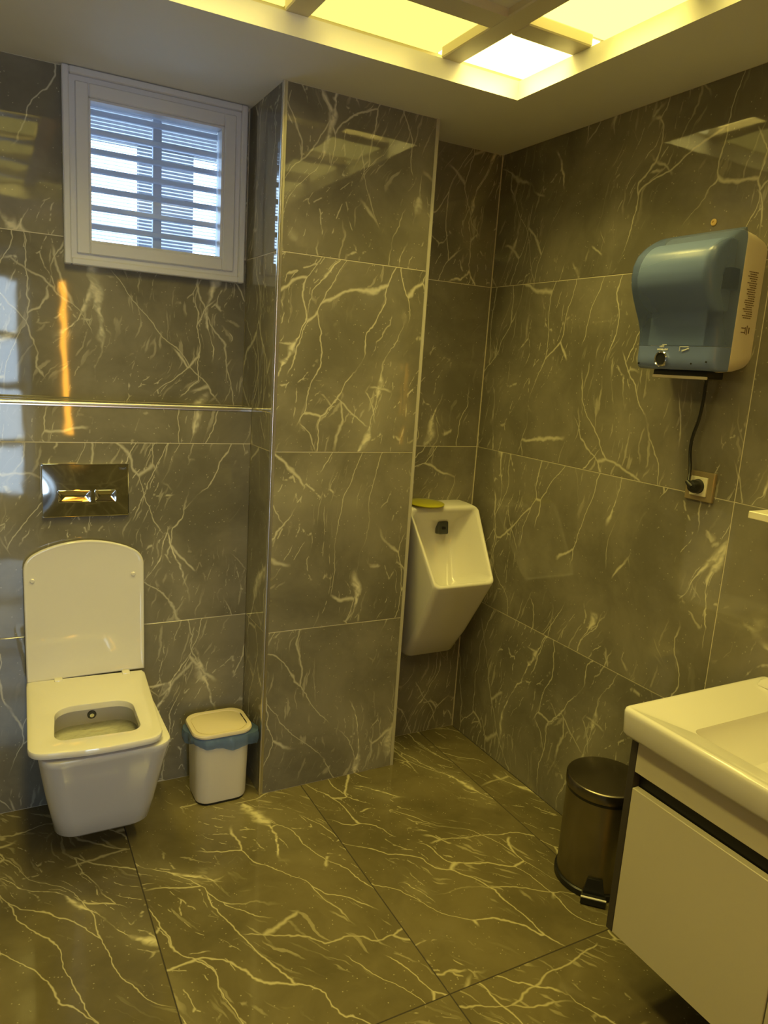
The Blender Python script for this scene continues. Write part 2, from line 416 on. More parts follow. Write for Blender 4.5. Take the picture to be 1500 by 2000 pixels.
box(DX0 - 0.1, DX1 + 0.1, YE, YW - 0.1502, DZ, DZ + 0.1, bm=bm); box(DX0 - 0.1, DX1 + 0.1, YE - 0.1, YE - 0.0005, -0.1, DZ + 0.1, bm=bm)
structure('wall_passage', bm, 'passage', 'unseen entrance passage with dark walls that keep daylight off the washbasin side')  # unseen passage, shaped so daylight misses the cabinet and right wall
structure('floor_passage', box(DX0, DX1, YE, YW - 0.1001, -0.1, 0.0), 'passage', 'floor of the entrance passage')

# ---- metal edge trims
def trim(name, bm, label):
    o = part(name, bm, 'steel_trim', ang=30); o['kind'] = 'structure'; o['label'] = label; return o
def edge_profile(x, y, sx, r=0.0045):
    bm = bmesh.new(); box(x - 0.0005, x + sx * 0.011, y - 0.0014, y + 0.002, 0.0005, ZC - 0.0005, bm=bm)
    box(x - sx * 0.0014, x + sx * 0.002, y - 0.0005, y + 0.011, 0.0005, ZC - 0.0005, bm=bm)
    tube([(x + sx * 0.002, y + 0.002, 0.0005), (x + sx * 0.002, y + 0.002, ZC - 0.0005)], r, 14, bm=bm); return bm
trim('trim_1', edge_profile(XL, YP, 1), 'bright metal edge strip on the toilet side corner of the pillar')
trim('trim_2', edge_profile(XR, YP, -1, 0.004), 'thin metal edge strip on the urinal side corner of the pillar').data.materials[0] = M['satin_trim']
bm = bmesh.new(); box(XW + 0.001, XL - 0.001, YL - 0.002, YL + 0.004, ZL - 0.011, ZL + 0.0012, bm=bm)
tube([(XW + 0.001, YL + 0.002, ZL - 0.003), (XL - 0.001, YL + 0.002, ZL - 0.003)], 0.0062, 14, bm=bm)
trim('trim_3', bm, 'horizontal metal edge strip along the ledge above the toilet')
trim('trim_4', box(-0.0035, -0.0005, -0.0035, -0.0005, 0.001, ZC - 0.001), 'thin pale joint strip in the alcove corner').data.materials[0] = M['grout']

# ---- ceiling: soffit ring with a lit cove and crossing beams
OX0, OX1, OY0, OY1 = -1.625, -0.295, -2.08, -0.457
ZF = 2.233; ZT = 2.300
bm = bmesh.new()
for a in ((XW, 0.1, OY1, 0.3), (XW, 0.1, YW - 0.1, OY0), (XW, OX0, OY0, OY1), (OX1, 0.1, OY0, OY1)):
    box(a[0], a[1], a[2], a[3], ZC, ZF, bm=bm)
ce = structure('ceiling', bm, 'paint', 'white suspended ceiling border around the lit recess')
part('recess_top', box(OX0 - 0.07, OX1 + 0.07, OY0 - 0.07, OY1 + 0.07, ZT, ZT + 0.02), 'cream_paint', ce, smooth=False)
bm = bmesh.new()
for a in ((OX0 - 0.09, OX0 - 0.07, OY0 - 0.09, OY1 + 0.09), (OX1 + 0.07, OX1 + 0.09, OY0 - 0.09, OY1 + 0.09), (OX0 - 0.07, OX1 + 0.07, OY0 - 0.09, OY0 - 0.07), (OX0 - 0.07, OX1 + 0.07, OY1 + 0.07, OY1 + 0.09)):
    box(a[0], a[1], a[2], a[3], ZF, ZT + 0.02, bm=bm)
part('recess_side', bm, 'cream_paint', ce, smooth=False)
BX = [(-0.552, -0.490), (-0.990, -0.928), (-1.430, -1.368)]
BY = [(-0.742, -0.672), (-1.120, -1.052), (-1.500, -1.432), (-1.865, -1.795)]
ZBM = 2.262
part('centre_panel', box(BX[2][1], BX[0][0], BY[3][1], BY[0][0], 2.252, 2.262), 'paint', ce, smooth=False)
for a, b in (BX[0], BX[2]): part('beam', box(a, b, OY0 - 0.004, OY1 + 0.004, ZF + 0.0003, ZBM, 0.003, 1), 'beam', ce)
part('beam', box(BX[1][0], BX[1][1], BY[0][1], OY1 + 0.004, ZF + 0.0003, ZBM, 0.003, 1), 'beam', ce)
part('beam', box(BX[1][0], BX[1][1], OY0 - 0.004, BY[3][0], ZF + 0.0003, ZBM, 0.003, 1), 'beam', ce)
for a, b in (BY[0], BY[3]):
    part('beam', box(OX0 - 0.004, BX[2][0], a, b, ZF + 0.0003, ZBM, 0.003, 1), 'beam', ce)
    part('beam', box(BX[2][1], BX[0][0], a, b, ZF + 0.0003, ZBM - 0.0004, 0.0, 1), 'beam', ce)
    part('beam', box(BX[0][1], OX1 + 0.004, a, b, ZF + 0.0003, ZBM, 0.003, 1), 'beam', ce)
for a, b in BY[1:3]:
    part('beam', box(OX0 - 0.004, BX[2][0], a, b, ZF + 0.0003, ZBM, 0.003, 1), 'beam', ce)
    part('beam', box(BX[0][1], OX1 + 0.004, a, b, ZF + 0.0003, ZBM, 0.003, 1), 'beam', ce)
# lamps in the cove
def led_panel(x0, x1, y0, y1, label, watts=PANEL_W, mat='led', spread=120):
    t = thing('ceiling_light', ((x0 + x1) / 2, (y0 + y1) / 2, 2.265), label, 'lamp', 'led panels in the ceiling recess')
    part('housing', box(x0, x1, y0, y1, 2.269, ZT - 0.0005, 0.002, 1), 'upvc', t)
    part('diffuser', box(x0 + 0.004, x1 - 0.004, y0 + 0.004, y1 - 0.004, 2.2645, 2.2688), mat, t, smooth=False)
    la = bpy.data.lights.new('added_area_lamp', 'AREA'); la.shape = 'RECTANGLE'; la.size = (x1 - x0) * 0.6; la.size_y = (y1 - y0) * 0.6  # added lamp below the diffuser lights the room, narrowed to spare the fascia
    la.energy = watts; la.color = LAMP; la.spread = math.radians(spread)
    lo = bpy.data.objects.new('added_area_lamp', la); COL.objects.link(lo); lo.parent = t; lo.location = (math.copysign(0.03, (OX0 + OX1) / 2 - t.location.x), math.copysign(0.03, (OY0 + OY1) / 2 - t.location.y), -0.0012)
cxr = (BX[0][1] - 0.045, OX1 + 0.06); cxl = (OX0 - 0.06, BX[2][0] + 0.045)
led_panel(*cxr, BY[0][1] - 0.04, OY1 + 0.06, 'white hot square led panel in the ceiling corner cell above the urinal', PANEL_W * 1.1, 'led_hot', 110)
led_panel(*cxl, BY[0][1] - 0.04, OY1 + 0.06, 'square led panel in the far left corner cell of the ceiling recess', PANEL_W * 1.25, spread=140)
led_panel(*cxr, OY0 - 0.06, BY[3][0] + 0.04, 'square led panel in the near right corner cell of the ceiling recess', PANEL_W * 0.2)
led_panel(*cxl, OY0 - 0.06, BY[3][0] + 0.04, 'square led panel in the near left corner cell of the ceiling recess', PANEL_W * 1.1, spread=140)
for i in range(3):
    y1_, y0_ = BY[i][0] + 0.02, BY[i + 1][1] - 0.02
    led_panel(*cxr, y0_, y1_, ['led panel next to the bright corner cell on the washbasin side', 'middle led panel on the washbasin side of the recess', 'led panel on the washbasin side nearest the door wall'][i], PANEL_W * (0.7, 0.25, 0.2)[i], 'led', 105)
    led_panel(*cxl, y0_, y1_, ['farthest long led panel on the left side of the recess', 'middle led panel on the left side of the recess', 'led panel on the left side nearest the door wall'][i], PANEL_W * 1.1, spread=140)
for i in range(2):
    x0_, x1_ = BX[i + 1][1] - 0.02, BX[i][0] + 0.02
    led_panel(x0_, x1_, BY[0][1] - 0.04, OY1 + 0.06, ['yellow led panel in the far row right of the short crossbeam', 'yellow led panel in the far row left of the short crossbeam'][i], PANEL_W * 0.35, 'led_dim', 105)
    led_panel(x0_, x1_, OY0 - 0.06, BY[3][0] + 0.04, ['yellow led panel in the near row on the washbasin half', 'yellow led panel in the near row on the toilet half'][i], PANEL_W * 0.35, 'led_dim', 105)

# ------------------------------------------------------------------ window
wn = structure('window_1', frame_xz(WX0, WX1, WZ0, WZ1, 0.019, YU - 0.026, YU - 0.0005, 0.003), 'upvc', 'small white framed window with blind slats and bars above the toilet')
part('frame_recess', frame_xz(WX0 + 0.019, WX1 - 0.019, WZ0 + 0.019, WZ1 - 0.019, 0.016, YU - 0.012, YU + 0.05), 'upvc', wn, smooth=False)
SX0, SX1, SZ0, SZ1 = -1.396, -0.934, 1.690, 2.149
part('sash', frame_xz(SX0, SX1, SZ0, SZ1, 0.036, YU - 0.020, YU + 0.05, 0.003), 'upvc', wn)
GX0, GX1, GZ0, GZ1 = SX0 + 0.036, SX1 - 0.036, SZ0 + 0.036, SZ1 - 0.036
part('glazing_bead', frame_xz(GX0, GX1, GZ0, GZ1, 0.006, YU - 0.008, YU + 0.045), 'upvc', wn, smooth=False)
part('pane', box(GX0 + 0.004, GX1 - 0.004, YU + 0.020, YU + 0.024, GZ0 + 0.004, GZ1 - 0.004), 'glass', wn, smooth=False)
YB = 0.205
part('mullion', box(-1.165, -1.139, YB - 0.008, YB + 0.008, HZ0 + 0.001, HZ1 - 0.001), 'bar', wn, smooth=False)
nb = 7
for i in range(nb):
    z = 1.781 + 0.0527 * i
    part('bar', box(HX0 + 0.001, HX1 - 0.001, YB - 0.026, YB - 0.009, z - 0.008, z + 0.008, 0.003, 1), 'bar', wn)
ns = 40
sm = None
for i in range(ns):
    z = HZ0 + 0.006 + (HZ1 - HZ0 - 0.012) * i / (ns - 1)
    if sm is None:
        b_ = bmesh.new(); cx = (HX0 + HX1) / 2; hw = (HX1 - HX0) / 2 - 0.002
        for k in range(1):
            vs = [b_.verts.new(p) for p in ((-hw, -0.0035, -0.0022), (hw, -0.0035, -0.0022), (hw, 0.0035, 0.0022), (-hw, 0.0035, 0.0022), (-hw, -0.0035, -0.0032), (hw, -0.0035, -0.0032), (hw, 0.0035, 0.0012), (-hw, 0.0035, 0.0012))]
            for f in ((0, 1, 2, 3), (7, 6, 5, 4), (0, 4, 5, 1), (1, 5, 6, 2), (2, 6, 7, 3), (3, 7, 4, 0)): b_.faces.new([vs[q] for q in f])
        sm = mesh_of('slat', b_, 'slat', smooth=False)
    o = bpy.data.objects.new('slat', sm); COL.objects.link(o); o.parent = wn; o.location = (cx, YB + 0.040, z)
# outside
nb_ = thing('neighbour_building', (-0.75, 2.03, -1.0), 'grey concrete building outside behind the window bars', 'building')
part('column', box(-0.890, -0.603, 2.0, 2.06, -1.0, 2.52), 'concrete', nb_, smooth=False)
part('balcony_slab', box(-2.6, 1.2, 1.99, 2.07, 2.47, 3.4), 'concrete', nb_, smooth=False)

# ------------------------------------------------------------------ door and led strip behind the camera
dr = structure('door_1', box(DX0 + 0.03, DX1 - 0.002, YE, YE + 0.028, 0.002, DZ - 0.02), 'wood', 'wooden door with frosted daylit panes at the end of the entrance passage')
for z0, z1 in ((0.25, 0.62), (0.68, 1.05), (1.11, 1.44), (1.50, 1.90)):
    part('pane', box(-1.83, -1.40, YE + 0.0282, YE + 0.034, z0, z1), 'day_pane', dr, smooth=False)
part('door_handle', tube(smooth_path([(-1.90, YE + 0.0285, 1.0), (-1.90, YE + 0.07, 1.0), (-1.93, YE + 0.075, 1.0), (-2.02, YE + 0.075, 1.0)]), 0.009), 'chrome', dr)
st = thing('led_strip', (-1.16, YW, 0.85), 'tall narrow orange led strip lamp on the wall beside the door', 'lamp')
part('channel', box(-1.185, -1.135, YW + 0.0005, YW + 0.012, 0.84, 1.84), 'steel_trim', st, smooth=False)
part('diffuser', box(-1.178, -1.142, YW + 0.0122, YW + 0.018, 0.85, 1.83), 'strip', st, smooth=False)

# ------------------------------------------------------------------ toilet
TX = -1.398
to = thing('toilet', (TX, -0.2, 0.07), 'white wall hung toilet with its lid up under the chrome flush plate', 'toilet')
def tring(hw, yb, yf, z, rf, rb=0.012, cx=TX, n=7):
    return rquad([(cx - hw, yf, z), (cx + hw, yf, z), (cx + hw, yb, z), (cx - hw, yb, z)], [rf, rf, rb, rb], n)
rings = [tring(0.100, YL - 0.001, -0.250, 0.070, 0.05, cx=-1.386), tring(0.124, YL - 0.0008, -0.292, 0.072, 0.055, cx=-1.386), tring(0.130, YL - 0.0008, -0.302, 0.082, 0.055, cx=-1.386),
         tring(0.139, YL - 0.0008, -0.345, 0.16, 0.055, cx=-1.389), tring(0.149, YL - 0.0008, -0.392, 0.25, 0.055, cx=-1.393), tring(0.157, YL - 0.0008, -0.438, 0.335, 0.055, cx=-1.396),
         tring(0.162, YL - 0.0008, -0.464, 0.385, 0.052, cx=-1.397), tring(0.163, YL - 0.0008, -0.475, 0.402, 0.050, cx=-1.397), tring(0.161, YL - 0.001, -0.474, 0.409, 0.049, cx=-1.397), tring(0.156, YL - 0.004, -0.469, 0.411, 0.046, cx=-1.397),
         tring(0.122, -0.172, -0.435, 0.411, 0.06, 0.06, cx=-1.404), tring(0.118, -0.175, -0.431, 0.405, 0.06, 0.06, cx=-1.404), tring(0.118, -0.175, -0.430, 0.37, 0.06, 0.06, cx=-1.404),
         tring(0.112, -0.180, -0.422, 0.335, 0.07, 0.07, cx=-1.404), tring(0.085, -0.200, -0.395, 0.28, 0.07, 0.07, cx=-1.404), tring(0.045, -0.23, -0.35, 0.25, 0.04, 0.04, cx=-1.404)]
part('bowl', loft(rings), 'ceramic', to, ang=50)
part('water', loft([tring(0.116, -0.177, -0.428, 0.352, 0.06, 0.06, cx=-1.404), tring(0.1155, -0.1775, -0.4275, 0.354, 0.06, 0.06, cx=-1.404)]), 'water', to)
# seat (slightly skewed on its hinges)
def skew(bm, ang, c):
    bmesh.ops.rotate(bm, verts=bm.verts[:], cent=c, matrix=Matrix.Rotation(math.radians(ang), 3, 'Z')); return bm
def seat_outline(hw_f, hw_b, yb, yf, z, rf, bulge, n=6, cx=-1.400):
    pts = []
    def arc(c, p0, p2):
        c, p0, p2 = Vector(c), Vector(p0), Vector(p2)
        for k in range(n + 1):
            t = k / n; w0, w1, w2 = (1 - t) ** 2, 2 * t * (1 - t) * 0.7071, t * t
            pts.append((p0 * w0 + c * w1 + p2 * w2) / (w0 + w1 + w2))
    arc((cx - hw_f, yf, z), (cx - hw_f, yf + rf, z), (cx - hw_f + rf, yf - bulge * 0.35, z))
    for k in range(1, 8):
        t = k / 8; x = -hw_f + rf + 2 * (hw_f - rf) * t; pts.append(Vector((cx + x, yf - bulge * (0.35 + 0.65 * math.sin(math.pi * t)), z)))
    arc((cx + hw_f, yf, z), (cx + hw_f - rf, yf - bulge * 0.35, z), (cx + hw_f, yf + rf, z))
    for k in range(1, 4): t = k / 4; pts.append(Vector((cx + hw_f + (hw_b - hw_f) * t, yf + rf + (yb - yf - rf) * t * 0.97, z)))
    arc((cx + hw_b, yb, z), (cx + hw_b, yb - 0.008, z), (cx + hw_b - 0.008, yb, z))
    for k in range(1, 8): t = k / 8; pts.append(Vector((cx + hw_b - 0.008 - 2 * (hw_b - 0.008) * t, yb, z)))
    arc((cx - hw_b, yb, z), (cx - hw_b + 0.008, yb, z), (cx - hw_b, yb - 0.008, z))
    for k in range(1, 4): t = k / 4; pts.append(Vector((cx - hw_b + (hw_b - hw_f) * (-t) * -1 * 1.0 if False else cx - hw_b + (hw_b - hw_f) * t, yb + (yf + rf - yb) * t, z)))
    return pts
def resample(pts, n):
    L = [0.0]
    for a, b in zip(pts, pts[1:] + pts[:1]): L.append(L[-1] + (b - a).length)
    out = []; j = 0
    for i in range(n):
        s = L[-1] * i / n
        while L[j + 1] < s: j += 1
        a, b = pts[j], pts[(j + 1) % len(pts)]; d = L[j + 1] - L[j]
        out.append(a.lerp(b, 0 if d < 1e-9 else (s - L[j]) / d))
    return out
NS = 120
def polar(pts, n, cx=-1.394, cy=-0.300):
    """resample a star-shaped outline by angle about (cx, cy)"""
    out = []; m = len(pts)
    for i in range(n):
        a = 2 * math.pi * i / n; dx, dy = math.cos(a), math.sin(a); best = None
        for j in range(m):
            p, q = pts[j], pts[(j + 1) % m]; ex, ey = q.x - p.x, q.y - p.y; den = dx * ey - dy * ex
            if abs(den) < 1e-12: continue
            fx, fy = p.x - cx, p.y - cy; t = (fx * ey - fy * ex) / den; u = (fx * dy - fy * dx) / den
            if t > 0 and -1e-6 <= u <= 1 + 1e-6 and (best is None or t > best): best = t
        out.append(Vector((cx + dx * best, cy + dy * best, pts[0].z)))
    return out
def so(g, z): return polar(seat_outline(0.163 - g, 0.168 - g, -0.030 - g, -0.470 + g, z, 0.035, 0.018), NS)
def si(g, z):
    # opening, wound so that it starts at the same side as the outline
    cx = -1.394; pts = rquad([(cx - 0.107 - g, -0.418 - g, z), (cx + 0.107 + g, -0.418 - g, z), (cx + 0.100 + g, -0.226 + g, z), (cx - 0.100 - g, -0.226 + g, z)], [0.034, 0.034, 0.05, 0.05], 10)
    return polar(pts, NS)
rings = [so(0.004, 0.4205), so(0.001, 0.4218), so(0, 0.424), so(0, 0.4345), so(0.0012, 0.4375), so(0.0035, 0.4387), so(0.006, 0.439), si(0.004, 0.439), si(0.001, 0.437), si(0, 0.432), si(0, 0.4205), si(0.003, 0.4205)]
bm = loft(rings + [rings[0]], False, False)
bmesh.ops.remove_doubles(bm, verts=bm.verts[:], dist=1e-5)
seat = part('seat', skew(bm, -3.0, (TX, -0.03, 0.42)), 'seat', to, ang=40)
# lid standing up against the wall
def lid_ring(g, y):
    cx = -1.397; hw = 0.169 - g; z0, z1, zt = 0.436 + g, 0.812 - g * 0.6, 0.860 - g
    pts = [(cx - hw, y, z0), (cx + hw, y, z0)]
    for k in range(6): pts.append((cx + hw, y, z0 + (z1 - 0.035 - z0) * (k + 1) / 6))
    # shoulder and arched top
    for k in range(1, 7):
        a = k / 6 * math.radians(62); pts.append((cx + hw - 0.055 + 0.055 * math.cos(a), y, z1 - 0.035 + 0.055 * math.sin(a)))
    xs_, zs_ = pts[-1][0], pts[-1][2]
    for k in range(1, 14):
        t = k / 14; x = xs_ + (2 * cx - 2 * xs_ + 0) * t; x = xs_ - 2 * (xs_ - cx) * t
        pts.append((x, y, zs_ + (zt - zs_) * math.sin(math.pi * t) ** 0.8))
    for k in range(6, 0, -1):
        a = k / 6 * math.radians(62); pts.append((cx - hw + 0.055 - 0.055 * math.cos(a), y, z1 - 0.035 + 0.055 * math.sin(a)))
    for k in range(5, -1, -1): pts.append((cx - hw, y, z0 + (z1 - 0.035 - z0) * (k + 1) / 6))
    return pts
rings = [lid_ring(0.006, -0.006), lid_ring(0.001, -0.009), lid_ring(0, -0.012), lid_ring(0, -0.022), lid_ring(0.0015, -0.0245), lid_ring(0.004, -0.0255), lid_ring(0.007, -0.0248), lid_ring(0.012, -0.0238), lid_ring(0.06, -0.0232)]
bm = loft(rings)
bmesh.ops.rotate(bm, verts=bm.verts[:], cent=(TX, -0.03, 0.435), matrix=Matrix.Rotation(math.radians(-2.5), 3, 'X'))
lid = part('lid', bm, 'seat', to, ang=40)
for x, y in ((-1.52, -0.40), (-1.28, -0.41)): part('seat_buffer', box(x - 0.012, x + 0.012, y - 0.006, y + 0.006, 0.4112, 0.4186, 0.002, 1), 'seat', seat)
for x in (-1.543, -1.260): part('buffer', disc_axis((x, -0.0075, 0.747), (0, -1, -0.04), [(0.0065, 0), (0.0065, 0.0055), (0.005, 0.007)], 16), 'seat', lid)
for x in (-1.480, -1.287): part('hinge', skew(box(x - 0.012, x + 0.012, -0.052, -0.022, 0.4150, 0.4425, 0.003, 2), -3.0, (TX, -0.03, 0.42)), 'seat', to)
nz = part('bidet_nozzle', disc_axis((-1.404, -0.1748, 0.380), (0, -1, 0), [(0.0125, 0), (0.0125, 0.003), (0.010, 0.005)], 24), 'sensor', to, label='round dark bidet nozzle')
part('nozzle_tip', disc_axis((-1.404, -0.1798, 0.380), (0, -1, 0), [(0.006, 0), (0.006, 0.003), (0.002, 0.0035)], 16), 'chrome', nz)
vl = part('bidet_valve', tube(smooth_path([(-1.262, -0.13, 0.072), (-1.262, -0.135, 0.052), (-1.30, -0.16, 0.046), (-1.36, -0.17, 0.056)]), 0.006), 'chrome', to, label='small chrome valve under the bowl')
part('valve_knob', disc_axis((-1.258, -0.165, 0.058), (0, -1, 0), [(0.009, -0.03), (0.009, 0.0), (0.007, 0.002)], 16), 'chrome', vl)

# ------------------------------------------------------------------ flush plate
fp = thing('flush_plate', (-1.390, YL, 0.928), 'chrome dual flush plate on the marble wall above the toilet', 'flush plate')
fx0, fx1, fz0, fz1 = -1.511, -1.269, 0.929, 1.088
yq = YL - 0.0005
rings = [rquad([(fx0 + g, y, fz0 + g), (fx1 - g, y, fz0 + g), (fx1 - g, y, fz1 - g), (fx0 + g, y, fz1 - g)], 0.004, 4) for g, y in ((0, yq), (0, yq - 0.009), (0.001, yq - 0.0105), (0.003, yq - 0.011))]
def dish(bm):   # slightly pillowed front
    return bm
bm = bmesh.new(); nx_, nz_ = 24, 16
loft(rings, True, False, bm=bm)
grid = [[bm.verts.new((fx0 + 0.003 + (fx1 - fx0 - 0.006) * i / nx_, yq - 0.011 - 0.0016 * math.sin(math.pi * i / nx_) * math.sin(math.pi * j / nz_), fz0 + 0.003 + (fz1 - fz0 - 0.006) * j / nz_)) for j in range(nz_ + 1)] for i in range(nx_ + 1)]
for i in range(nx_):
    for j in range(nz_): bm.faces.new((grid[i][j], grid[i + 1][j], grid[i + 1][j + 1], grid[i][j + 1]))
part('plate', bm, 'chrome', fp)
for x0, x1 in ((-1.468, -1.377), (-1.367, -1.306)):
    rings = [rquad([(x0 + g, y, 0.974 + g), (x1 - g, y, 0.974 + g), (x1 - g, y, 1.010 - g), (x0 + g, y, 1.010 - g)], 0.004, 4) for g, y in ((0, yq - 0.011), (0, yq - 0.0165), (0.001, yq - 0.018), (0.006, yq - 0.0165), (0.016, yq - 0.015))]
    part('button', loft(rings), 'chrome', fp)
def text(body, size, loc, rot, mat, parent, name='lettering', extrude=0.0002, align='CENTER'):
    cu = bpy.data.curves.new(name, 'FONT'); cu.body = body; cu.size = size; cu.extrude = extrude; cu.align_x = align
    tmp = bpy.data.objects.new(name, cu); COL.objects.link(tmp)
    bpy.context.view_layer.update()
    me = bpy.data.meshes.new_from_object(tmp.evaluated_get(bpy.context.evaluated_depsgraph_get())); bpy.data.objects.remove(tmp)
    me.materials.clear(); me.materials.append(M[mat])
    o = bpy.data.objects.new(name, me); COL.objects.link(o); o.parent = parent
    o.location = Vector(loc) - root_loc(parent); o.rotation_euler = rot; return o
text('VitrA', 0.011, (-1.287, yq - 0.0118, 1.070), (math.pi / 2, 0, 0), 'sensor', fp)

# ------------------------------------------------------------------ cream bin with blue bag
wb_ = thing('waste_bin', (-1.005, -0.11, 0), 'small cream plastic bin with a blue bag between toilet and pillar', 'bin')
def br(g, z, rad=0.040): return rrect(-1.096 + g, -0.920 - g, -0.186 + g, -0.032 - g, z, rad, 7)
part('body', loft([br(0.010, 0.006), br(0.006, 0.009), br(0.0045, 0.016), br(0.0, 0.240)]), 'bin', wb_)
part('base', loft([br(0.008, 0.0006), br(0.008, 0.006)]), 'dark_plastic', wb_)  # dark layer put in for the shadow under the bin
lid_o = lambda g, z: rrect(-1.106 + g, -0.911 - g, -0.195 + g, -0.024 - g, z, 0.046, 8)
rings = [lid_o(0.006, 0.2405), lid_o(0.001, 0.242), lid_o(0, 0.248), lid_o(0.002, 0.2535), lid_o(0.005, 0.2545), lid_o(0.013, 0.2530), lid_o(0.015, 0.2490)]
part('lid_rim', loft(rings), 'bin_lid', wb_)
flap = part('swing_flap', loft([lid_o(0.0165, 0.2492), lid_o(0.0165, 0.2512), lid_o(0.018, 0.2518)]), 'bin_lid', wb_)
for y0, y1 in ((-0.150, -0.108), (-0.102, -0.065)): part('pivot_slot', box(-0.9262, -0.9232, y0, y1, 0.2496, 0.2526), 'dark_plastic', flap)
# gathered bag edge
nb2 = 160; rs = random.Random(3)
ph = [rs.uniform(0, 6.28) for _ in range(6)]
base_ring = [Vector(p) for p in resample([Vector(p) for p in br(0.0, 0)], nb2)]
cen = Vector((-1.008, -0.109, 0))
def bag_ring(z, out, wav, zdrop):
    r = []
    for i, p in enumerate(base_ring):
        t = 2 * math.pi * i / nb2; d = (p - cen); d.z = 0; dl = d.normalized()
        wv = math.sin(9 * t + ph[0]) * 0.5 + math.sin(17 * t + ph[1]) * 0.3 + math.sin(31 * t + ph[2]) * 0.25
        bulge = max(0.0, dl.dot(Vector((0.93, -0.37, 0)))) ** 14 * 0.026 + max(0.0, dl.dot(Vector((-0.97, 0.22, 0)))) ** 16 * 0.016
        zz = z - zdrop * (0.5 + 0.5 * math.sin(3 * t + ph[3]) + 0.25 * math.sin(7 * t + ph[4])) - zdrop * 1.1 * max(0.0, dl.dot(Vector((0.93, -0.37, 0)))) ** 6
        q = p + dl * (0.0025 + out + wav * (wv + 0.9) * 0.5 + bulge * (out > 0)); r.append(Vector((q.x, q.y, zz)))
    return r
part('bag', loft([bag_ring(0.2395, 0, 0.001, 0.0), bag_ring(0.236, 0.003, 0.004, 0.001), bag_ring(0.229, 0.005, 0.007, 0.005), bag_ring(0.221, 0.004, 0.008, 0.012), bag_ring(0.213, 0.002, 0.006, 0.018)], False, False), 'bag', wb_)

# ------------------------------------------------------------------ urinal
UX = -0.189
ur = thing('urinal', (UX, 0, 0.36), 'white ceramic urinal on the alcove wall behind the pillar', 'urinal')
def uq(ht, yt, zt, hb, yb, zb, rad=0.02, n=6):
    return rquad([(UX - hb, yb, zb), (UX + hb, yb, zb), (UX + ht, yt, zt), (UX - ht, yt, zt)], rad, n)
y0 = -0.0006
rings = [uq(0.142, y0, 0.945, 0.098, y0, 0.352, 0.03), uq(0.146, -0.004, 0.948, 0.104, -0.050, 0.356, 0.035), uq(0.148, -0.018, 0.948, 0.110, -0.082, 0.372, 0.035),
         uq(0.150, -0.050, 0.946, 0.116, -0.140, 0.462, 0.030), uq(0.150, -0.078, 0.943, 0.121, -0.215, 0.588, 0.026), uq(0.149, -0.092, 0.940, 0.124, -0.262, 0.670, 0.022),
         uq(0.148, -0.097, 0.937, 0.1245, -0.271, 0.688, 0.020), uq(0.146, -0.099, 0.934, 0.1225, -0.2725, 0.6925, 0.019), uq(0.142, -0.099, 0.929, 0.119, -0.2705, 0.697, 0.018),
         uq(0.137, -0.0985, 0.924, 0.114, -0.2650, 0.700, 0.018), uq(0.134, -0.095, 0.919, 0.111, -0.258, 0.699, 0.022), uq(0.118, -0.060, 0.885, 0.098, -0.205, 0.668, 0.05), uq(0.100, -0.040, 0.850, 0.080, -0.150, 0.630, 0.06), uq(0.06, -0.035, 0.80, 0.05, -0.11, 0.62, 0.05)]
part('body', loft(rings), 'ceramic', ur, ang=60)
c0 = Vector((UX + 0.026, -0.058, 0.853)); nrm = Vector((0, -1.0, 0.12)).normalized(); upv = Vector((0, 0.12, 1.0)).normalized(); xr = Vector((1, 0, 0))
def plate_rings(hw, hh, hs, rad): return [rquad([c0 + nrm * h - xr * (hw - g) - upv * (hh - g), c0 + nrm * h + xr * (hw - g) - upv * (hh - g), c0 + nrm * h + xr * (hw - g) + upv * (hh - g), c0 + nrm * h - xr * (hw - g) + upv * (hh - g)], rad, 4) for g, h in hs]
sn = part('sensor_plate', loft(plate_rings(0.021, 0.024, ((0, -0.02), (0, 0.004), (0.002, 0.006)), 0.006)), 'sensor', ur, label='dark grey flush sensor')
part('sensor_eye', loft(plate_rings(0.008, 0.005, ((0, 0.0061), (0, 0.0072)), 0.002)), 'dark_plastic', sn)
dc = disc_axis((-0.252, -0.070, 0.9490), (0.0, -0.06, 1), [(0.058, 0), (0.066, 0.0015), (0.067, 0.004), (0.062, 0.0065), (0.030, 0.0075)], 40)
o = part('urinal_screen', dc, 'disc', base=(-0.252, -0.07, 0.949)); tag(o, 'yellow oval gel mat lying on top of the urinal', 'urinal mat')

# ------------------------------------------------------------------ paper towel dispenser
DY0, DY1 = -0.850, -1.100
pd = thing('paper_towel_dispenser', (0, -0.975, 1.45), 'smoky blue paper towel dispenser with beige back on the right wall', 'dispenser')
def dring(x, z0, z1, g, rad=0.03): return rquad([(x, DY0 - g, z0), (x, DY1 + g, z0), (x, DY1 + g, z1), (x, DY0 - g, z1)], rad, 6)
part('back_casing', loft([dring(-0.0006, 1.475, 1.782, 0.0, 0.035), dring(-0.03, 1.468, 1.790, 0.0, 0.032), dring(-0.070, 1.464, 1.795, 0.0, 0.028), dring(-0.074, 1.465, 1.794, 0.001, 0.028)]), 'beige', pd)
prof = [(1.4660, 0.120), (1.475, 0.127), (1.49, 0.1300), (1.515, 0.1305), (1.54, 0.1315), (1.565, 0.136), (1.59, 0.147), (1.615, 0.161), (1.64, 0.174), (1.665, 0.184), (1.69, 0.188), (1.715, 0.186), (1.74, 0.175), (1.76, 0.155), (1.778, 0.128), (1.789, 0.108), (1.7955, 0.088), (1.797, 0.080)]
def dprofile(zlo, zhi):
    def X(z):
        for (a, xa), (b, xb) in zip(prof, prof[1:]):
            if a <= z <= b: return xa + (xb - xa) * (z - a) / (b - a)
        return prof[0][1] if z < prof[0][0] else prof[-1][1]
    return X
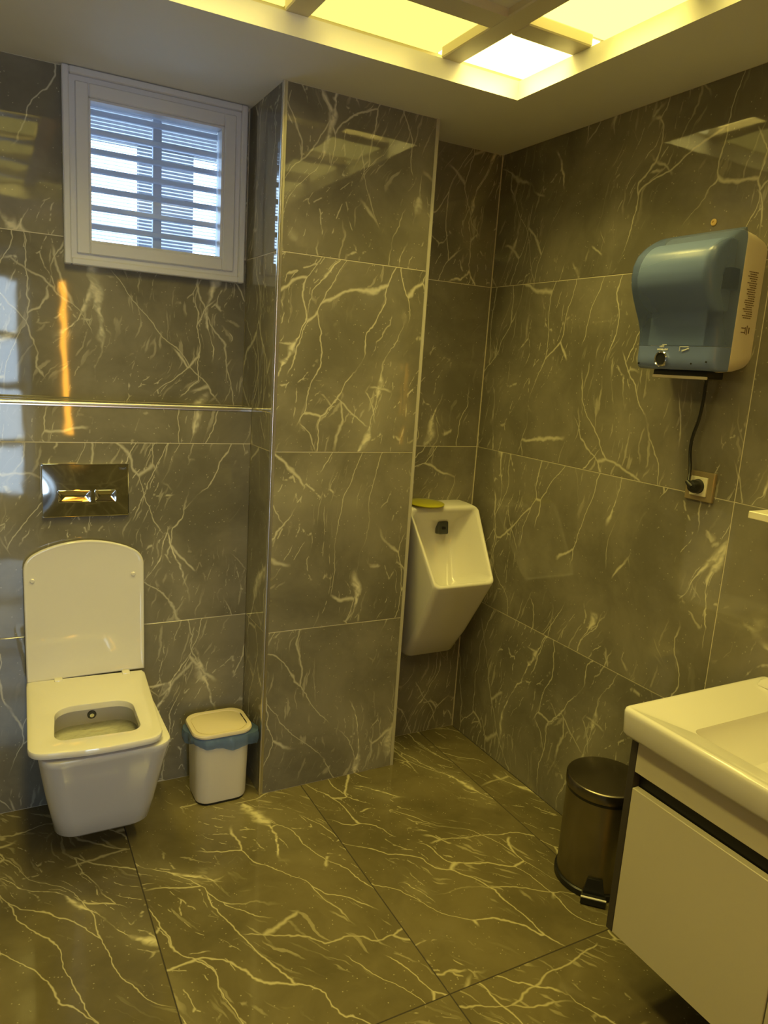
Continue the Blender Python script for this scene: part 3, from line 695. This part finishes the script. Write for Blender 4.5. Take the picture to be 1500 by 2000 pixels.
DXf = dprofile(0, 0)
def cover_section(z, back=0.0745, inset=0.0):
    x = DXf(z); r = 0.022; pts = []
    e = 0.0
    if z > 1.77: e = (z - 1.77) ** 1.6 * 2.0
    ya, yb = DY0 - 0.0015 - e - inset, DY1 + 0.0015 + e + inset
    x -= inset
    r = min(r, max(0.003, x - back - 0.001))
    pts.append(Vector((-back, ya, z)))
    for k in range(7):
        a = math.pi / 2 * k / 6; pts.append(Vector((-(x - r + r * math.sin(a)), ya - r + r * math.cos(a), z)))
    for k in range(1, 8): pts.append(Vector((-x - 0.0025 * math.sin(math.pi * k / 8), ya - r + (yb + r - ya + r) * k / 8, z)))
    for k in range(7):
        a = math.pi / 2 * k / 6; pts.append(Vector((-(x - r + r * math.cos(a)), yb + r - r * math.sin(a), z)))
    pts.append(Vector((-back, yb, z)))
    return pts
zb = 1.5225
zl = [zb + (1.797 - zb) * k / 34 for k in range(35)]
cv = part('cover', loft([cover_section(z) for z in zl], False, True, closed=False), 'cover', pd, ang=60)
zl2 = [1.466, 1.4675, 1.470] + [1.474 + (zb - 0.0005 - 1.474) * k / 6 for k in range(7)]
bd = part('sensor_band', loft([cover_section(z, inset=(0.004 if z < 1.467 else 0.0015 if z < 1.469 else 0.0)) for z in zl2], True, True), 'band', pd, ang=50)
rl = part('paper_roll', disc_axis((-0.092, DY0 - 0.022, 1.69), (0, -1, 0), [(0.02, 0), (0.082, 0.0), (0.085, 0.003), (0.085, 0.197), (0.082, 0.200), (0.02, 0.200)], 48), 'paper', pd)
part('roll_holder', box(-0.110, -0.076, DY1 + 0.006, DY1 + 0.028, 1.655, 1.705, 0.004, 2), 'dark_plastic', pd)
part('paper_sheet', box(-0.116, -0.1145, DY0 - 0.03, DY1 + 0.05, 1.525, 1.66), 'paper', pd, smooth=False)
ringc = Vector((-0.1338, -0.946, 1.4905)); dv = (-1, 0, 0)
sr = part('sensor_ring', disc_axis(ringc, dv, [(0.0195, -0.003), (0.0195, 0.004), (0.018, 0.0055), (0.0155, 0.0045), (0.0150, 0.001)], 36), 'chrome', bd)
part('sensor_eye', disc_axis(ringc, dv, [(0.0148, 0.0012), (0.0148, 0.0022), (0.010, 0.0024)], 32), 'dark_plastic', bd)
for y, z in ((-0.868, 1.478), (-1.035, 1.481), (-1.078, 1.486)): part('screw', disc_axis((-DXf(z) - 0.0002, y, z), dv, [(0.0022, 0), (0.0022, 0.0022), (0.001, 0.0026)], 12), 'dark_plastic', bd)
# printed marks on the band: a towel icon, a line of small letters, a hand icon
rp = random.Random(5); bm = bmesh.new()
xp = -0.1345
for k in range(11): box(xp, xp + 0.0025, -0.929 - k * 0.0031, -0.931 - k * 0.0031, 1.5118, 1.5118 + rp.uniform(0.003, 0.0046), bm=bm)
for k in range(5): box(xp, xp + 0.0025, -0.936 - k * 0.003, -0.9375 - k * 0.003, 1.519, 1.5225 + k * 0.001, bm=bm)
box(xp, xp + 0.0025, -0.944, -0.957, 1.5245, 1.5265, bm=bm)
box(xp, xp + 0.0025, -0.998, -1.024, 1.5200, 1.5216, bm=bm); box(xp, xp + 0.0025, -0.998, -0.9993, 1.510, 1.5200, bm=bm)
for k in range(5): box(xp, xp + 0.0025, -1.006 - k * 0.004, -1.0095 - k * 0.004, 1.5095 + k * 0.0014, 1.513 + k * 0.0012, bm=bm)
part('printed_icons', bm, 'white_ink', bd, smooth=False, kind='stuff', label='small white printed icons and lettering')
bm = bmesh.new()
for c in range(22):
    z = 1.700 - c * 0.0050
    a, b = 0.020 + rp.uniform(0, 0.006), 0.056 - rp.uniform(0, 0.012)
    x = a
    while x < b:
        l_ = rp.uniform(0.003, 0.008); box(-x - l_, -x, DY1 - 0.0004, DY1 + 0.0005, z - 0.0013, z + 0.0010, bm=bm); x += l_ + 0.0012
for a in ((0.022, 0.026, 1.560, 1.574), (0.030, 0.033, 1.556, 1.578), (0.038, 0.052, 1.560, 1.5625), (0.038, 0.052, 1.570, 1.5725), (0.036, 0.0385, 1.558, 1.574)): box(-a[1], -a[0], DY1 - 0.0004, DY1 + 0.0005, a[2], a[3], bm=bm)
part('printed_instructions', bm, 'ink', pd, smooth=False, kind='stuff', label='rows of tiny brown printed instructions')
tr = part('outlet_tray', box(-0.100, -0.040, -0.895, -1.062, 1.447, 1.4655, 0.003, 2), 'dark_plastic', pd)
part('tray_lip', box(-0.105, -0.1005, -0.897, -1.066, 1.4445, 1.4520, 0.0015, 1), 'beige', tr)

# power cable with plug
pc = thing('power_cable', (-0.03, -1.02, 1.17), 'black power cable hanging from the towel dispenser to the wall socket', 'cable')
part('cord', tube(smooth_path([(-0.030, -1.012, 1.470), (-0.026, -1.003, 1.440), (-0.020, -0.998, 1.395), (-0.016, -0.990, 1.345), (-0.015, -0.978, 1.300), (-0.016, -0.977, 1.262), (-0.022, -0.990, 1.215), (-0.034, -1.000, 1.190), (-0.040, -1.006, 1.180)], 8), 0.0042, 10), 'dark_plastic', pc)
pg = part('plug', disc_axis((-0.0152, -1.016, 1.173), (-1, 0.0, 0), [(0.0165, 0.0), (0.0175, 0.004), (0.0170, 0.018), (0.013, 0.026), (0.006, 0.029)], 28), 'dark_plastic', pc)
part('strain_relief', tube([(-0.038, -1.016, 1.173), (-0.040, -1.010, 1.177), (-0.040, -1.000, 1.184)], [0.009, 0.0075, 0.0055], 12), 'dark_plastic', pg)
so_ = thing('wall_socket', (0, -1.0155, 1.134), 'square wall socket with bronze frame below the towel dispenser', 'socket')
def sring(x, h, hz, rad=0.002): return rquad([(x, -1.0155 + h, 1.173 - hz), (x, -1.0155 - h, 1.173 - hz), (x, -1.0155 - h, 1.173 + hz), (x, -1.0155 + h, 1.173 + hz)], rad, 3)
part('frame', loft([sring(-0.0006, 0.0425, 0.0385), sring(-0.0075, 0.0425, 0.0385), sring(-0.010, 0.0405, 0.0365), sring(-0.010, 0.0258, 0.0258), sring(-0.006, 0.0255, 0.0255)]), 'bronze', so_, ang=20)
part('insert', loft([sring(-0.0062, 0.0250, 0.0250), sring(-0.0128, 0.0250, 0.0250), sring(-0.0140, 0.0242, 0.0242)]), 'insert', so_, ang=20)
part('plug_recess', disc_axis((-0.0141, -1.0155, 1.173), (-1, 0, 0), [(0.0192, 0.0), (0.0192, 0.0006), (0.0185, 0.0009)], 32), 'sensor', so_)
o = part('wall_plug', disc_axis((-0.0004, -0.936, 1.838), (-1, 0, 0), [(0.0085, 0), (0.0085, 0.002), (0.0065, 0.0035), (0.003, 0.0035), (0.0028, 0.001)], 24), 'plug_cap', base=(0, -0.936, 1.838)); tag(o, 'round yellow wall plug in the marble just above the towel dispenser', 'wall plug')

# ------------------------------------------------------------------ shelf
sh = thing('wall_shelf', (0, -1.50, 1.14), 'narrow cream wall shelf above the washbasin at the picture edge', 'shelf')
part('board', box(-0.120, -0.0006, -1.243, -1.86, 1.141, 1.158, 0.0015, 1), 'shelf', sh)
for y in (-1.40, -1.70): part('bracket', box(-0.09, -0.0006, y - 0.006, y + 0.006, 1.118, 1.1408, 0.002, 1), 'steel_trim', sh)

# ------------------------------------------------------------------ vanity cabinet and washbasin
VY0, VY1, VX = -1.272, -2.020, -0.430
va = thing('vanity_cabinet', (-0.21, -1.65, 0.20), 'wall hung cream washbasin cabinet with dark sides and black grip recess', 'cabinet')
part('side_panel', box(VX, -0.0006, VY0, VY0 - 0.018, 0.198, 0.6838, 0.001, 1), 'anthracite', va)
part('side_panel', box(VX, -0.0006, VY1 + 0.018, VY1, 0.198, 0.6838, 0.001, 1), 'anthracite', va)
part('bottom_panel', box(VX + 0.018, -0.0010, VY0 - 0.0185, VY1 + 0.0185, 0.2005, 0.218), 'anthracite', va, smooth=False)
part('back_panel', box(-0.018, -0.0010, VY0 - 0.0185, VY1 + 0.0185, 0.2185, 0.60), 'anthracite', va, smooth=False)
part('top_rail', box(VX - 0.001, VX + 0.020, VY0 - 0.0195, VY1 + 0.0195, 0.600, 0.672, 0.001, 1), 'lacquer', va)
part('grip_recess', box(VX + 0.020, VX + 0.0278, VY0 - 0.0185, VY1 + 0.0185, 0.556, 0.608), 'gola', va, smooth=False)
ym = -1.652
for a, b in ((VY0 - 0.0195, ym + 0.0015), (ym - 0.0015, VY1 + 0.0195)):
    d = part('door', box(VX - 0.001, VX + 0.017, a, b, 0.200, 0.562, 0.0012, 1), 'lacquer', va)
ba = thing('washbasin', (-0.23, -1.65, 0.684), 'cream white ceramic washbasin on the cabinet with a shallow rectangular bowl', 'basin')
def bring(x0, x1, ya, yb, z, rad): return rquad([(x0, yb, z), (x1, yb, z), (x1, ya, z), (x0, ya, z)], rad, 8)
by0, by1 = -1.268, -2.030
rings = [bring(-0.452, -0.002, by0 - 0.016, by1 + 0.016, 0.6842, 0.012), bring(-0.462, -0.001, by0 - 0.006, by1 + 0.006, 0.687, 0.014), bring(-0.468, -0.0008, by0 - 0.001, by1 + 0.001, 0.695, 0.015), bring(-0.470, -0.0008, by0, by1, 0.735, 0.015),
         bring(-0.470, -0.0008, by0, by1, 0.742, 0.015), bring(-0.468, -0.0010, by0 - 0.002, by1 + 0.002, 0.748, 0.014), bring(-0.463, -0.0012, by0 - 0.006, by1 + 0.006, 0.7505, 0.012), bring(-0.457, -0.0016, by0 - 0.012, by1 + 0.012, 0.7495, 0.011), bring(-0.448, -0.004, by0 - 0.021, by1 + 0.021, 0.7460, 0.010),
         bring(-0.408, -0.105, -1.396, -1.902, 0.7430, 0.022), bring(-0.4045, -0.1075, -1.3995, -1.8985, 0.7385, 0.018), bring(-0.398, -0.113, -1.408, -1.890, 0.722, 0.022), bring(-0.370, -0.128, -1.450, -1.848, 0.700, 0.04), bring(-0.330, -0.150, -1.50, -1.80, 0.665, 0.06), bring(-0.26, -0.19, -1.60, -1.70, 0.652, 0.03)]
part('basin', loft(rings), 'ceramic', ba, ang=50)
part('tap_deck', loft([bring(-0.060, -0.0008, by0 - 0.022, by1 + 0.022, 0.7463, 0.012), bring(-0.056, -0.0008, by0 - 0.026, by1 + 0.026, 0.757, 0.012), bring(-0.048, -0.0010, by0 - 0.034, by1 + 0.034, 0.764, 0.012), bring(-0.036, -0.004, by0 - 0.046, by1 + 0.046, 0.7665, 0.012)]), 'ceramic', ba, ang=60)
part('drain', lathe([(0.004, 0.6535), (0.022, 0.6535), (0.022, 0.657), (0.018, 0.6585), (0.004, 0.6585)], -0.225, -1.65, 28), 'chrome', ba)

# ------------------------------------------------------------------ pedal bin
PX, PY, PR = -0.120, -0.938, 0.108
pb = thing('pedal_bin', (PX, PY, 0), 'round smoked steel pedal bin on the floor beside the washbasin cabinet', 'bin')
part('base', lathe([(PR - 0.002, 0.0006), (PR + 0.004, 0.002), (PR + 0.004, 0.018), (PR, 0.021)], PX, PY, 56), 'dark_plastic', pb)
part('body', lathe([(PR - 0.002, 0.0212), (PR - 0.002, 0.283)], PX, PY, 64), 'bin_steel', pb)
part('collar', lathe([(PR - 0.006, 0.2832), (PR - 0.001, 0.2835), (PR - 0.001, 0.291), (PR - 0.006, 0.2915)], PX, PY, 56), 'dark_plastic', pb)
part('lid', lathe([(PR - 0.002, 0.2918), (PR + 0.0015, 0.293), (PR + 0.0015, 0.318), (PR - 0.0005, 0.3215), (PR - 0.004, 0.3225), (PR * 0.9, 0.3235), (PR * 0.6, 0.3285), (PR * 0.3, 0.3315), (0.004, 0.3325)], PX, PY, 64), 'bin_steel_lid', pb, ang=50)
pa = math.radians(-134); dx, dy = math.cos(pa), math.sin(pa); tx, ty = -dy, dx
def pp(r, t, z): return (PX + dx * r + tx * t, PY + dy * r + ty * t, z)
rings = [[pp(PR - 0.012, -0.028, 0.020), pp(PR - 0.012, 0.028, 0.020), pp(PR - 0.012, 0.020, 0.066), pp(PR - 0.012, -0.020, 0.066)], [pp(PR + 0.010, -0.030, 0.018), pp(PR + 0.010, 0.030, 0.018), pp(PR + 0.005, 0.021, 0.066), pp(PR + 0.005, -0.021, 0.066)]]
part('pedal_housing', loft(rings), 'dark_plastic', pb)
rings = [[pp(PR - 0.002, -0.032, 0.006), pp(PR - 0.002, 0.032, 0.006), pp(PR - 0.002, 0.032, 0.024), pp(PR - 0.002, -0.032, 0.024)], [pp(PR + 0.030, -0.034, 0.004), pp(PR + 0.030, 0.034, 0.004), pp(PR + 0.030, 0.034, 0.021), pp(PR + 0.030, -0.034, 0.021)]]
pl = part('pedal', loft(rings), 'dark_plastic', pb)
part('pedal_strip', tube([pp(PR + 0.026, -0.034, 0.0232), pp(PR + 0.026, 0.034, 0.0232)], 0.0028, 10), 'painted_shine', pl)
